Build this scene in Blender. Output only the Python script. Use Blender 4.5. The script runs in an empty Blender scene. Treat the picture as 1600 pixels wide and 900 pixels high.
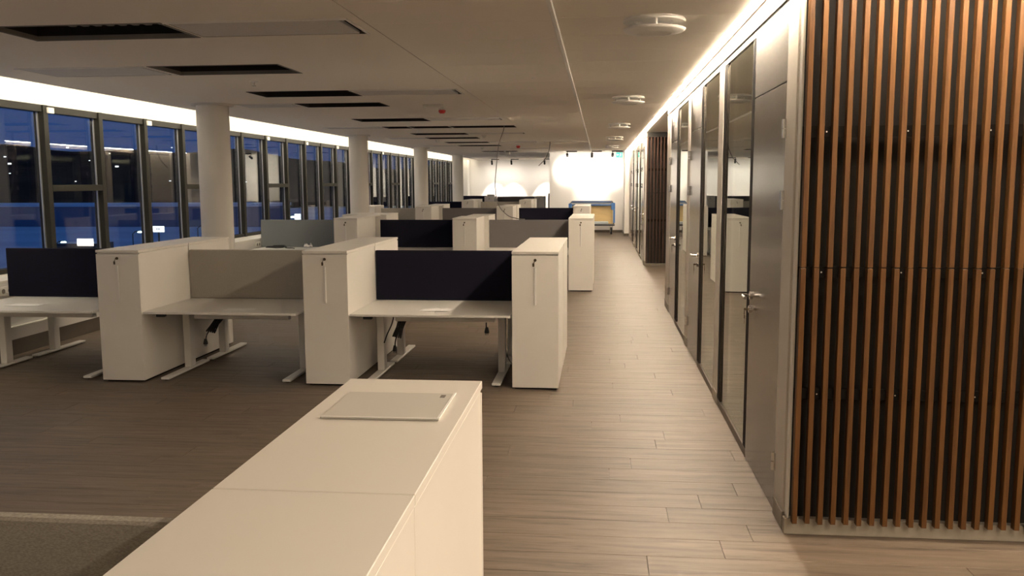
import bpy, bmesh, math, random
from mathutils import Vector, Matrix

random.seed(7)
S = bpy.context.scene
COL = S.collection
PI = math.pi

# ------------------------------------------------------------------ camera
F_PX, YAW, PITCH, ROLL, CAM_H = 1369.55, 0.09968, 0.120585, -0.00429, 1.85
cy, sy, cp, sp = math.cos(YAW), math.sin(YAW), math.cos(PITCH), math.sin(PITCH)
fwd = Vector((-sy * cp, cy * cp, -sp))
right0 = Vector((cy, sy, 0))
down0 = fwd.cross(right0)
cr, sr = math.cos(ROLL), math.sin(ROLL)
cam_r = cr * right0 - sr * down0
cam_d = sr * right0 + cr * down0
cam = bpy.data.cameras.new('camera')
cam.sensor_fit = 'HORIZONTAL'
cam.sensor_width = 36.0
cam.lens = F_PX / 1600 * 36.0
cam.clip_start, cam.clip_end = 0.05, 6000
cam_o = bpy.data.objects.new('camera', cam)
COL.objects.link(cam_o)
R3 = Matrix((cam_r, -cam_d, -fwd)).transposed()
cam_o.matrix_world = Matrix.Translation((0, 0, CAM_H)) @ R3.to_4x4()
S.camera = cam_o

# ------------------------------------------------------------------ world: blue dusk
W = bpy.data.worlds.new('dusk')
S.world = W
W.use_nodes = True
nt = W.node_tree
nt.nodes.clear()
wo = nt.nodes.new('ShaderNodeOutputWorld')
wb = nt.nodes.new('ShaderNodeBackground')
wt = nt.nodes.new('ShaderNodeTexCoord')
ws = nt.nodes.new('ShaderNodeSeparateXYZ')
wr = nt.nodes.new('ShaderNodeValToRGB')
nt.links.new(wt.outputs['Generated'], ws.inputs[0])
nt.links.new(ws.outputs['Z'], wr.inputs[0])
nt.links.new(wr.outputs[0], wb.inputs[0])
nt.links.new(wb.outputs[0], wo.inputs[0])
wr.color_ramp.elements[0].position = 0.0
wr.color_ramp.elements[0].color = (0.024, 0.056, 0.165, 1)
wr.color_ramp.elements[1].position = 0.35
wr.color_ramp.elements[1].color = (0.022, 0.052, 0.158, 1)
wb.inputs[1].default_value = 0.92

# ------------------------------------------------------------------ exposure and lamp strengths
S.view_settings.view_transform = 'Standard'
S.view_settings.look = 'None'
S.view_settings.gamma = 1.0
S.view_settings.use_curve_mapping = False
S.view_settings.exposure = 0.42
LED_WARM = (1.0, 0.825, 0.62)
LED_COVE = (1.0, 0.87, 0.66)
COVE_STRENGTH = 26.0
SLOT_STRENGTH = 172.0
SLAT_SLOT_STRENGTH = 220.0
DOWNLIGHT_STRENGTH = 560.0
SPOT_WATTS_RIGHT = 190.0
SPOT_WATTS_LEFT = 300.0

# ================================================================== helpers
def srgb(r, g, b):
    f = lambda c: (c / 255 / 12.92) if c / 255 <= 0.04045 else ((c / 255 + 0.055) / 1.055) ** 2.4
    return (f(r), f(g), f(b), 1)

MATS = {}
def mat(name, color, rough=0.5, metal=0.0, spec=0.5, noise=None, bump=None):
    m = bpy.data.materials.new(name)
    m.use_nodes = True
    t = m.node_tree
    p = t.nodes['Principled BSDF']
    c = tuple(color)[:3] + (1,)
    p.inputs['Base Color'].default_value = c
    p.inputs['Roughness'].default_value = rough
    p.inputs['Metallic'].default_value = metal
    p.inputs['Specular IOR Level'].default_value = spec
    if noise or bump:
        g = t.nodes.new('ShaderNodeNewGeometry')
        mp = t.nodes.new('ShaderNodeMapping')
        t.links.new(g.outputs['Position'], mp.inputs['Vector'])
        n = t.nodes.new('ShaderNodeTexNoise')
        t.links.new(mp.outputs[0], n.inputs['Vector'])
        sc, amt = noise if noise else bump
        mp.inputs['Scale'].default_value = sc
        n.inputs['Scale'].default_value = 1.0
        n.inputs['Detail'].default_value = 4
        if noise:
            r = t.nodes.new('ShaderNodeValToRGB')
            r.color_ramp.elements[0].position = 0.3
            r.color_ramp.elements[1].position = 0.7
            r.color_ramp.elements[0].color = tuple(x * (1 - amt) for x in c[:3]) + (1,)
            r.color_ramp.elements[1].color = tuple(min(1, x * (1 + amt)) for x in c[:3]) + (1,)
            t.links.new(n.outputs['Fac'], r.inputs[0])
            t.links.new(r.outputs[0], p.inputs['Base Color'])
        if bump:
            b = t.nodes.new('ShaderNodeBump')
            b.inputs['Strength'].default_value = bump[1]
            b.inputs['Distance'].default_value = 0.002
            t.links.new(n.outputs['Fac'], b.inputs['Height'])
            t.links.new(b.outputs[0], p.inputs['Normal'])
    MATS[name] = m
    return m

def emis(name, color, strength):
    m = bpy.data.materials.new(name)
    m.use_nodes = True
    t = m.node_tree
    t.nodes.clear()
    o = t.nodes.new('ShaderNodeOutputMaterial')
    e = t.nodes.new('ShaderNodeEmission')
    e.inputs[0].default_value = tuple(color)[:3] + (1,)
    e.inputs[1].default_value = strength
    t.links.new(e.outputs[0], o.inputs[0])
    MATS[name] = m
    return m

def glass(name, r0, power, tint):
    m = bpy.data.materials.new(name)
    m.use_nodes = True
    t = m.node_tree
    t.nodes.clear()
    o = t.nodes.new('ShaderNodeOutputMaterial')
    mx = t.nodes.new('ShaderNodeMixShader')
    tr = t.nodes.new('ShaderNodeBsdfTransparent')
    gl = t.nodes.new('ShaderNodeBsdfGlossy')
    lw = t.nodes.new('ShaderNodeLayerWeight')
    lw.inputs['Blend'].default_value = 0.5
    pw = t.nodes.new('ShaderNodeMath'); pw.operation = 'POWER'; pw.inputs[1].default_value = power
    fr = t.nodes.new('ShaderNodeMath'); fr.operation = 'MULTIPLY_ADD'; fr.inputs[1].default_value = 1 - r0; fr.inputs[2].default_value = r0
    t.links.new(lw.outputs['Facing'], pw.inputs[0])
    t.links.new(pw.outputs[0], fr.inputs[0])
    tr.inputs[0].default_value = tuple(tint) + (1,)
    gl.inputs[0].default_value = (0.95, 0.97, 0.94, 1)
    gl.inputs['Roughness'].default_value = 0.0
    t.links.new(fr.outputs[0], mx.inputs[0])
    t.links.new(tr.outputs[0], mx.inputs[1])
    t.links.new(gl.outputs[0], mx.inputs[2])
    t.links.new(mx.outputs[0], o.inputs[0])
    MATS[name] = m
    return m

def wood_material(name, dark, mid, light, axis_scale, rough, per_object=True, attr=None, spec=0.5):
    """grain follows the axis with the small scale value; every piece gets its own shift and tone"""
    m = bpy.data.materials.new(name)
    m.use_nodes = True
    t = m.node_tree
    p = t.nodes['Principled BSDF']
    g = t.nodes.new('ShaderNodeNewGeometry')
    oi = t.nodes.new('ShaderNodeObjectInfo')
    if attr:
        at = t.nodes.new('ShaderNodeAttribute')
        at.attribute_name = attr
        rnd = at.outputs['Fac']
    else:
        rnd = oi.outputs['Random']
    mul = t.nodes.new('ShaderNodeMath'); mul.operation = 'MULTIPLY'; mul.inputs[1].default_value = 37.0
    t.links.new(rnd, mul.inputs[0])
    add = t.nodes.new('ShaderNodeVectorMath'); add.operation = 'ADD'
    t.links.new(g.outputs['Position'], add.inputs[0])
    t.links.new(mul.outputs[0], add.inputs[1])
    mp = t.nodes.new('ShaderNodeMapping'); mp.inputs['Scale'].default_value = axis_scale
    t.links.new(add.outputs[0], mp.inputs['Vector'])
    n1 = t.nodes.new('ShaderNodeTexNoise'); n1.inputs['Scale'].default_value = 1.0; n1.inputs['Detail'].default_value = 9; n1.inputs['Roughness'].default_value = 0.72
    n1.inputs['Distortion'].default_value = 0.6
    t.links.new(mp.outputs[0], n1.inputs['Vector'])
    r = t.nodes.new('ShaderNodeValToRGB')
    r.color_ramp.elements[0].position = 0.28; r.color_ramp.elements[0].color = dark
    r.color_ramp.elements[1].position = 0.72; r.color_ramp.elements[1].color = light
    e = r.color_ramp.elements.new(0.47); e.color = mid
    t.links.new(n1.outputs['Fac'], r.inputs[0])
    hsv = t.nodes.new('ShaderNodeHueSaturation')
    mr = t.nodes.new('ShaderNodeMapRange')
    mr.inputs['To Min'].default_value = 0.93; mr.inputs['To Max'].default_value = 1.06
    t.links.new(rnd, mr.inputs['Value'])
    t.links.new(mr.outputs[0], hsv.inputs['Value'])
    t.links.new(r.outputs[0], hsv.inputs['Color'])
    t.links.new(hsv.outputs[0], p.inputs['Base Color'])
    p.inputs['Roughness'].default_value = rough
    p.inputs['Specular IOR Level'].default_value = spec
    b = t.nodes.new('ShaderNodeBump'); b.inputs['Strength'].default_value = 0.25; b.inputs['Distance'].default_value = 0.002
    t.links.new(n1.outputs['Fac'], b.inputs['Height'])
    t.links.new(b.outputs[0], p.inputs['Normal'])
    MATS[name] = m
    return m

class MB:
    """collects simple solids into one mesh"""
    def __init__(self):
        self.v, self.f = [], []
    def _add(self, vs, fs):
        k = len(self.v)
        self.v += [tuple(x) for x in vs]
        self.f += [tuple(i + k for i in q) for q in fs]
        return self
    def box(self, x0, x1, y0, y1, z0, z1, bev=0.0):
        if bev <= 0:
            vs = [(x0,y0,z0),(x1,y0,z0),(x1,y1,z0),(x0,y1,z0),(x0,y0,z1),(x1,y0,z1),(x1,y1,z1),(x0,y1,z1)]
            return self._add(vs, [(0,3,2,1),(4,5,6,7),(0,1,5,4),(1,2,6,5),(2,3,7,6),(3,0,4,7)])
        bm = bmesh.new()
        bmesh.ops.create_cube(bm, size=1)
        for q in bm.verts:
            q.co = Vector(((x0+x1)/2 + q.co.x*(x1-x0), (y0+y1)/2 + q.co.y*(y1-y0), (z0+z1)/2 + q.co.z*(z1-z0)))
        b = min(bev, 0.45*min(abs(x1-x0), abs(y1-y0), abs(z1-z0)))
        bmesh.ops.bevel(bm, geom=bm.edges[:], offset=b, segments=1, affect='EDGES', profile=0.5)
        bm.verts.index_update()
        self._add([q.co for q in bm.verts], [[q.index for q in fc.verts] for fc in bm.faces])
        bm.free()
        return self
    def quad(self, *pts):
        return self._add(pts, [tuple(range(len(pts)))])
    def lathe(self, prof, c, seg=24):
        """profile [(r, z)] about a vertical axis through c"""
        vs, fs = [], []
        n = len(prof)
        for i in range(seg):
            a = 2*PI*i/seg
            for r, z in prof:
                vs.append((c[0]+r*math.cos(a), c[1]+r*math.sin(a), c[2]+z))
        for i in range(seg):
            j = (i+1) % seg
            for k in range(n-1):
                fs.append((i*n+k, j*n+k, j*n+k+1, i*n+k+1))
        return self._add(vs, fs)
    def tube(self, pts, r, seg=8, caps=True):
        pts = [Vector(p) for p in pts]
        rr = r if isinstance(r, (list, tuple)) else [r]*len(pts)
        vs, fs = [], []
        nrm = None
        for i, p in enumerate(pts):
            t = (pts[min(i+1, len(pts)-1)] - pts[max(i-1, 0)]).normalized()
            if nrm is None:
                a = Vector((0,0,1)) if abs(t.z) < 0.9 else Vector((1,0,0))
                nrm = t.cross(a).normalized()
            nrm = (nrm - t*nrm.dot(t)).normalized()
            b = t.cross(nrm)
            for k in range(seg):
                an = 2*PI*k/seg
                vs.append(p + (nrm*math.cos(an) + b*math.sin(an))*rr[i])
        for i in range(len(pts)-1):
            for k in range(seg):
                l = (k+1) % seg
                fs.append((i*seg+k, i*seg+l, (i+1)*seg+l, (i+1)*seg+k))
        if caps:
            fs.append(tuple(range(seg))[::-1])
            fs.append(tuple((len(pts)-1)*seg+k for k in range(seg)))
        return self._add(vs, fs)
    def cyl(self, a, b, r, seg=16):
        return self.tube([a, b], r, seg)
    def mesh(self, name, m, smooth=False):
        me = bpy.data.meshes.new(name)
        me.from_pydata(self.v, [], self.f)
        bm = bmesh.new(); bm.from_mesh(me)
        bmesh.ops.recalc_face_normals(bm, faces=bm.faces[:])
        bm.to_mesh(me); bm.free()
        if m: me.materials.append(MATS[m] if isinstance(m, str) else m)
        if smooth:
            for q in me.polygons: q.use_smooth = True
            me.set_sharp_from_angle(angle=math.radians(40))
        return me

def obj(name, mb, m, parent=None, loc=None, smooth=False):
    o = bpy.data.objects.new(name, mb.mesh(name, m, smooth) if isinstance(mb, MB) else mb)
    COL.objects.link(o)
    if parent: o.parent = parent
    if loc: o.location = loc
    return o

def tag(o, label, cat, group=None, kind=None):
    o['label'] = label
    o['category'] = cat
    if group: o['group'] = group
    if kind: o['kind'] = kind
    return o

def thing(name, label, cat, loc=(0,0,0), rz=0.0, group=None):
    o = bpy.data.objects.new(name, None)
    o.empty_display_size = 0.1
    COL.objects.link(o)
    o.location = loc
    o.rotation_euler = (0, 0, rz)
    return tag(o, label, cat, group)

def struct(name, mb=None, m=None, parent=None, smooth=False, label=None):
    if mb is None:
        o = bpy.data.objects.new(name, None); COL.objects.link(o)
    else:
        o = obj(name, mb, m, parent, smooth=smooth)
    if parent is None: o['kind'] = 'structure'
    elif mb is None: o.parent = parent
    if label: o['label'] = label
    return o

def copy_tree(root, loc, rz=0.0, label=None, group=None):
    r = root.copy(); COL.objects.link(r)
    r.location = loc; r.rotation_euler = (0, 0, rz)
    if label: r['label'] = label
    if group: r['group'] = group
    for ch in list(root.children):
        c = ch.copy(); COL.objects.link(c); c.parent = r
        for g in list(ch.children):
            d = g.copy(); COL.objects.link(d); d.parent = c
    return r

def to_px(x, y, z):
    d = Vector((x, y, z - CAM_H))
    w = d.dot(fwd)
    if w < 0.1: return None
    return 800 + F_PX*d.dot(cam_r)/w, 450 + F_PX*d.dot(cam_d)/w

# ================================================================== materials
mat('white_laminate', (0.81, 0.775, 0.72), 0.34, noise=((3, 3, 3), 0.012))
mat('desk_laminate', (0.74, 0.72, 0.68), 0.38)
mat('white_metal', (0.82, 0.80, 0.76), 0.4)
mat('wall_paint', (0.80, 0.78, 0.75), 0.85, bump=((90, 90, 90), 0.06))
mat('ceiling_paint', (0.92, 0.87, 0.79), 0.8, bump=((60, 60, 60), 0.05))
mat('ceiling_panel_grey', (0.66, 0.64, 0.62), 0.6, noise=((40, 40, 40), 0.04))
mat('void_shade_black', (0.018, 0.016, 0.014), 0.9)  # darkness of the ceiling void put into the colour
mat('duct_grey', (0.19, 0.175, 0.155), 0.6, 0.1)
mat('column_paint', (0.74, 0.71, 0.66), 0.7)
mat('frame_dark', (0.022, 0.021, 0.017), 0.6, 0.0, spec=0.2)
mat('frame_black', (0.008, 0.006, 0.005), 0.75, spec=0.12)
mat('spacer_alu', (0.62, 0.62, 0.62), 0.35, 0.8)
mat('post_beige', (0.56, 0.52, 0.46), 0.5)
mat('door_metal', (0.16, 0.144, 0.126), 0.2, 0.94, noise=((1.2, 1.2, 60), 0.04))
mat('steel', (0.70, 0.68, 0.65), 0.22, 1.0)
mat('chrome', (0.85, 0.84, 0.82), 0.12, 1.0)
mat('black_plastic', (0.012, 0.012, 0.013), 0.5)
mat('screen_navy', (0.0105, 0.0105, 0.021), 0.95, spec=0.15, noise=((300, 300, 300), 0.12))
mat('screen_beige', (0.37, 0.345, 0.305), 0.95, spec=0.2, noise=((160, 160, 420), 0.22))
mat('screen_grey', (0.165, 0.155, 0.155), 0.95, spec=0.2, noise=((300, 300, 300), 0.12))
mat('screen_slate', (0.20, 0.215, 0.225), 0.9, spec=0.2, noise=((300, 300, 300), 0.12))
mat('skirting_dark', (0.105, 0.082, 0.062), 0.5)
mat('plinth_grey', (0.30, 0.265, 0.215), 0.6, noise=((14, 14, 14), 0.12))
mat('backing_black', (0.014, 0.012, 0.010), 0.8)
mat('rail_dark', (0.010, 0.008, 0.007), 0.8, spec=0.2)
mat('paper', (0.88, 0.87, 0.85), 0.7)
mat('sheet_grey', (0.62, 0.60, 0.56), 0.45)
mat('outlet_white', (0.80, 0.78, 0.72), 0.4)
mat('alarm_red', (0.42, 0.018, 0.015), 0.35)
mat('plywood_yellow', (0.80, 0.60, 0.30), 0.6, noise=((3, 3, 25), 0.08))
mat('blue_wrap', (0.06, 0.20, 0.55), 0.45)
mat('trolley_grey', (0.10, 0.10, 0.11), 0.5, 0.3)
mat('clear_wrap', (0.62, 0.68, 0.74), 0.3)
mat('hill_dark', (0.030, 0.028, 0.030), 1.0, spec=0, noise=((0.02, 0.02, 0.02), 0.3))
mat('snow', (0.70, 0.86, 0.92), 0.9, spec=0, noise=((0.02, 0.05, 0.02), 0.14))
mat('house_dark', (0.06, 0.06, 0.07), 0.9)
mat('house_blue', (0.16, 0.24, 0.34), 0.8)
mat('dark_brass', (0.10, 0.075, 0.045), 0.4, 0.7)
mat('channel_grey', (0.34, 0.31, 0.28), 0.4, 0.5)
mat('room_grey', (0.20, 0.19, 0.18), 0.9)
glass('window_glass', 0.06, 4.5, (0.96, 0.97, 0.98))
glass('partition_glass', 0.06, 3.2, (0.80, 0.84, 0.78))
emis('led_cove', LED_COVE, COVE_STRENGTH)
emis('led_slot', LED_WARM, SLOT_STRENGTH)
emis('led_slat', LED_WARM, SLAT_SLOT_STRENGTH)
emis('led_down', LED_WARM, DOWNLIGHT_STRENGTH)
emis('led_spot', (1, 0.92, 0.8), 12)
emis('glowing_front', (1.0, 0.93, 0.85), 1.6)
emis('sign_white', (0.85, 0.95, 1.0), 1.5)
emis('lamp_green', (0.75, 1.0, 0.80), 7.0)
emis('town_glow', (0.9, 0.95, 1.0), 1.6)
emis('exit_green', (0.20, 0.85, 0.70), 0.9)
emis('exit_white', (0.9, 1.0, 0.97), 1.3)
wood_material('floor_wood', srgb(66, 55, 45), srgb(102, 89, 76), srgb(122, 109, 96), (1.7, 22, 1), 0.5, spec=0.42)
wood_material('floor_wood_far', srgb(66, 55, 45), srgb(102, 89, 76), srgb(122, 109, 96), (1.7, 22, 1), 0.5, spec=0.42, attr='tone')
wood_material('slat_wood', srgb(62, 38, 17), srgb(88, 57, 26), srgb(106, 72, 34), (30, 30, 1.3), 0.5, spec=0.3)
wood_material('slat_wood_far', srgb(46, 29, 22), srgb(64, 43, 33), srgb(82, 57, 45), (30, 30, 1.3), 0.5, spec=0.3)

# ================================================================== layout numbers
CEIL = 2.90            # underside of the ceiling
SLAB = 3.40            # structural slab
XP = 0.985             # face of the corridor partition
XW = -6.785            # window plane
XC = -5.86             # edge of the ceiling along the window cove
XS = -6.32             # front of the sill bench
Y0, Y1 = -4.0, 42.0    # ends of the floor
YR = 32.2              # right part of the far wall

# ================================================================== floor
fl = struct('floor', MB().box(-7.0, 6.2, Y0 - 0.2, Y1 + 0.4, -0.25, -0.012), 'skirting_dark', label='grey brown wood plank floor of the office')
PW, PL, GAP = 0.222, 1.52, 0.0022
plank_me = MB().box(-PL/2 + GAP/2, PL/2 - GAP/2, -PW/2 + GAP/2, PW/2 - GAP/2, -0.012, 0.0, 0.0012).mesh('plank', 'floor_wood')
cands, rest = [], []
rows = int((Y1 - Y0) / PW)
for r in range(rows):
    yc = Y0 + PW*(r + 0.5)
    sh = random.uniform(0, PL)
    x = -6.32 - sh
    while x < 6.0:
        a, b = max(x, -6.32), min(x + PL, 6.0)
        if b - a > 0.08:
            p = to_px((max(a, -6.0) + min(b, 3.0))/2, yc, 0)
            inview = p and -250 < p[0] < 1850 and p[1] < 1010 and yc > 1.2 and a < 2.6
            if inview and yc > 4.6 and a > 0.98: inview = False
            if inview and yc > 9.7 and b < -0.7: inview = False
            if inview and yc < 2.7 and b < -0.8: inview = False
            (cands if inview else rest).append((yc, a, b))
        x += PL
cands.sort()
rest += cands[296:]
for yc, a, b in cands[:296]:
    if b - a > PL - 0.01:
        me = plank_me
    else:
        w = b - a
        me = MB().box(-w/2 + GAP/2, w/2 - GAP/2, -PW/2 + GAP/2, PW/2 - GAP/2, -0.012, 0.0, 0.0012).mesh('plank', 'floor_wood')
    o = bpy.data.objects.new('plank', me); COL.objects.link(o)
    o.parent = fl; o.location = ((a+b)/2, yc, 0)
mb = MB(); tones = []
for yc, a, b in rest:
    mb.box(a + GAP/2, b - GAP/2, yc - PW/2 + GAP/2, yc + PW/2 - GAP/2, -0.012, 0.0)
    tones += [random.random()]*8
o = obj('plank_field', mb, 'floor_wood_far', fl)
o['kind'] = 'stuff'
at = o.data.attributes.new('tone', 'FLOAT', 'POINT')
at.data.foreach_set('value', tones)

# ================================================================== ceiling
trays = [  # kind, x0, x1, y0, y1
    ('open', -4.15, -2.89, 5.68, 6.28), ('panel', -2.87, -1.63, 5.68, 6.28),
    ('panel', -5.36, -4.12, 7.74, 8.40), ('open', -4.09, -2.86, 7.74, 8.40),
    ('open', -4.10, -2.89, 10.02, 10.66), ('panel', -2.87, -1.63, 10.02, 10.66),
    ('panel', -4.93, -4.10, 11.58, 12.16), ('open', -4.07, -2.91, 11.58, 12.16),
    ('open', -4.13, -2.91, 14.50, 15.15), ('panel', -2.89, -1.63, 14.50, 15.15),
    ('panel', -5.30, -4.17, 16.60, 17.15), ('open', -4.14, -3.66, 16.60, 17.15), ('open', -3.63, -2.87, 16.60, 17.15), ('open', -2.84, -1.61, 16.60, 17.15),
    ('open', -4.10, -2.90, 18.95, 19.55), ('panel', -2.86, -1.62, 18.95, 19.55),
    ('panel', -5.10, -4.17, 20.80, 21.40), ('open', -4.15, -2.90, 20.80, 21.40),
    ('open', -4.10, -2.96, 23.20, 23.80), ('panel', -2.92, -1.66, 23.20, 23.80),
    ('panel', -5.10, -4.13, 25.30, 25.90), ('open', -4.10, -2.87, 25.30, 25.90),
    ('panel', -2.90, -1.62, 27.95, 28.55), ('open', -4.06, -2.84, 30.20, 30.80),
]
SLOT_Y = (23.50, 23.72)     # missing strip of ceiling in the middle band
def sheet_with_holes(x0, x1, y0, y1, holes, z0, z1):
    xs = sorted({x0, x1, *[h[0] for h in holes], *[h[1] for h in holes]})
    ys = sorted({y0, y1, *[h[2] for h in holes], *[h[3] for h in holes]})
    mb = MB()
    for j in range(len(ys) - 1):
        run = None
        for i in range(len(xs) - 1):
            cx, cyy = (xs[i]+xs[i+1])/2, (ys[j]+ys[j+1])/2
            hole = any(h[0] < cx < h[1] and h[2] < cyy < h[3] for h in holes)
            if not hole:
                run = [xs[i], xs[i+1]] if run is None else [run[0], xs[i+1]]
            if (hole or i == len(xs) - 2) and run:
                mb.box(run[0], run[1], ys[j], ys[j+1], z0, z1)
                run = None
    return mb
holes = [t[1:] for t in trays]
ce = struct('ceiling', sheet_with_holes(XC, -1.555, Y0, Y1, holes, CEIL, CEIL + 0.02), 'ceiling_paint', label='pale suspended ceiling with inset bays')
# long strips of narrow panels running along the corridor
def ceiling_strip(x0, x1, ya, yb, pitch):
    me = MB().box(0, x1 - x0, 0.0015, pitch - 0.0015, 0, 0.02, 0.002).mesh('ceiling_panel', 'ceiling_paint')
    y = ya
    while y < yb - 1e-6:
        if y + pitch > yb:
            me2 = MB().box(0, x1 - x0, 0.0015, yb - y - 0.0015, 0, 0.02, 0.002).mesh('ceiling_panel', 'ceiling_paint')
        else: me2 = me
        o = bpy.data.objects.new('ceiling_panel', me2); COL.objects.link(o)
        o.parent = ce; o.location = (x0, y, CEIL)
        y += pitch
ceiling_strip(-0.285, 0.895, 4.40, YR, 0.715)
ceiling_strip(-1.550, -0.315, 0.20, SLOT_Y[0], 0.715)
ceiling_strip(-1.550, -0.315, SLOT_Y[1], YR, 0.715)
obj('ceiling_sheet', MB().box(-0.285, 6.1, Y0, 4.395, CEIL, CEIL + 0.02).box(-1.55, -0.315, Y0, 0.195, CEIL, CEIL + 0.02)
    .box(-1.55, -1.83, YR, Y1, CEIL, CEIL + 0.02).box(0.985, 6.1, 13.14, 19.5, CEIL, CEIL + 0.02)
    .box(1.05, 6.1, 4.75, 13.0, CEIL + 0.05, CEIL + 0.07).box(1.05, 6.1, 19.6, YR, CEIL + 0.05, CEIL + 0.07), 'ceiling_paint', ce)
struct('trim_1', MB().box(-0.314, -0.286, 0.2, YR, CEIL - 0.030, CEIL + 0.02, 0.002), 'white_metal', label='thin pale track set along the ceiling')
struct('trim_2', MB().box(-1.5548, -1.5505, 0.2, YR, CEIL + 0.004, CEIL + 0.02), 'skirting_dark')
struct('ceiling_slab', MB().box(-7.0, 6.2, Y0 - 0.2, Y1 + 0.4, SLAB, SLAB + 0.2), 'wall_paint')
struct('trim_3', MB().box(XC, XC + 0.02, Y0, Y1, CEIL + 0.02, SLAB), 'wall_paint', label='unseen upstand board added at the ceiling edge to block cove light')  # unseen board added to keep cove light out of the ceiling void
struct('trim_4', MB().box(0.875, 0.895, 4.40, YR, CEIL + 0.02, SLAB), 'wall_paint')  # unseen board added to stop slot light leaking above the ceiling
# missing strip: black box added above so the void stays dark
t = thing('ceiling_gap', 'narrow dark gap across the far ceiling beside the pale track', 'ceiling opening', (-0.93, 23.61, CEIL))
mb = MB()
hx, hy = 0.615, 0.108
mb.quad((-hx,-hy,0.02),(hx,-hy,0.02),(hx,-hy,0.3),(-hx,-hy,0.3)).quad((-hx,hy,0.02),(hx,hy,0.02),(hx,hy,0.3),(-hx,hy,0.3))
mb.quad((-hx,-hy,0.02),(-hx,hy,0.02),(-hx,hy,0.3),(-hx,-hy,0.3)).quad((hx,-hy,0.02),(hx,hy,0.02),(hx,hy,0.3),(hx,-hy,0.3)).quad((-hx,-hy,0.3),(hx,-hy,0.3),(hx,hy,0.3),(-hx,hy,0.3))
obj('void_shade_box', mb, 'void_shade_black', t)

ORD = ['first', 'second', 'third', 'fourth', 'fifth', 'sixth', 'seventh', 'eighth', 'ninth', 'tenth', 'eleventh', 'twelfth', 'thirteenth', 'fourteenth']
n_open = n_panel = 0
for kind, x0, x1, y0, y1 in trays:
    cx, cyy = (x0+x1)/2, (y0+y1)/2
    hx, hy = (x1-x0)/2, (y1-y0)/2
    lin = MB()  # closed black box added over the hole, standing for the dark void
    zt = 0.34 if kind == 'open' else 0.16
    for a, b in (((-hx,-hy),(hx,-hy)), ((hx,-hy),(hx,hy)), ((hx,hy),(-hx,hy)), ((-hx,hy),(-hx,-hy))):
        lin.quad((a[0],a[1],0.002),(b[0],b[1],0.002),(b[0],b[1],zt),(a[0],a[1],zt))
    lin.quad((-hx,-hy,zt),(hx,-hy,zt),(hx,hy,zt),(-hx,hy,zt))
    side = 'near the windows' if cx < -4.1 and kind == 'panel' else 'toward the corridor'
    if kind == 'open':
        n_open += 1
        nm = 'open black ceiling bay without a cover, %s from the camera' % ORD[n_open-1]
        t = thing('ceiling_bay', nm, 'ceiling opening', (cx, cyy, CEIL), 0, 'open ceiling bays')
        obj('void_shade_box', lin, 'void_shade_black', t)
        fr = MB()
        e = 0.018
        fr.box(-hx, hx, -hy, -hy+e, -0.004, 0.03).box(-hx, hx, hy-e, hy, -0.004, 0.03).box(-hx, -hx+e, -hy+e, hy-e, -0.004, 0.03).box(hx-e, hx, -hy+e, hy-e, -0.004, 0.03)
        obj('bay_frame', fr, 'duct_grey' if n_open < 3 else 'frame_dark', t)
        if n_open <= 2:
            for k in range(7):
                obj('duct_bar', MB().box(-0.30 + k*0.095, -0.25 + k*0.095, -0.02, 0.20, 0.075, 0.10, 0.004), 'duct_grey', t)
            obj('duct', MB().cyl((-hx+0.02, 0.12, 0.15), (hx-0.02, 0.12, 0.15), 0.07, 14), 'duct_grey', t, smooth=True)
            obj('bracket', MB().box(0.42, 0.56, -0.02, 0.10, 0.06, 0.10, 0.004), 'duct_grey', t)
    else:
        n_panel += 1
        t = thing('ceiling_tray', 'pale covered ceiling tray %s, %s covered tray from the camera' % (side, ORD[n_panel-1]), 'ceiling panel', (cx, cyy, CEIL), 0, 'covered ceiling trays')
        obj('void_shade_box', lin, 'void_shade_black', t)
        obj('cover_panel', MB().box(-hx+0.008, hx-0.075, -hy+0.006, hy-0.02, 0.000, 0.022, 0.003), 'ceiling_panel_grey', t)
        obj('rim', MB().box(hx-0.022, hx, -hy, hy, -0.006, 0.02, 0.002).box(-hx, hx, -hy-0.012, -hy+0.004, -0.012, 0.02, 0.002), 'white_metal', t)

# ================================================================== outer walls
def bench_box(mb): return mb
wl = struct('wall_left', MB().box(-7.0, XW + 0.02, Y0, Y1 + 0.3, 2.80, SLAB).box(-7.0, XW - 0.02, Y0, Y1 + 0.3, -0.25, 0.80), 'wall_paint', label='white upper wall above the strip of windows')
struct('wall_back', MB().box(-7.0, 6.2, Y0 - 0.2, Y0, -0.012, SLAB), 'wall_paint')
struct('wall_far_left', MB().box(-7.0, -1.83, Y1, Y1 + 0.3, -0.012, SLAB), 'wall_paint', label='white far wall behind the last desk row')
struct('wall_far_right', MB().box(-1.83, 1.05, YR, YR + 0.2, -0.012, SLAB).box(-1.83, -1.63, YR + 0.2, Y1, -0.012, SLAB), 'wall_paint', label='white far wall at the end of the corridor behind the trolley')
struct('baseboard_far', MB().box(-1.84, 0.84, YR - 0.015, YR, 0, 0.09), 'skirting_dark')
struct('wall_pier', MB().box(0.84, 1.3, 30.1, YR, 0.0, SLAB), 'wall_paint', label='white wall pier at the corridor end')
struct('baseboard_pier', MB().box(0.825, 1.3, 30.085, 30.1, 0, 0.09).box(0.825, 0.84, 30.1, YR - 0.015, 0, 0.09), 'skirting_dark')
struct('wall_end_corner', MB().box(-6.6, -6.2, 41.2, 41.9, 0.0, 2.88), 'wall_paint')
struct('wall_right', MB().box(6.0, 6.2, Y0, Y1, -0.012, SLAB), 'wall_paint')

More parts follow.
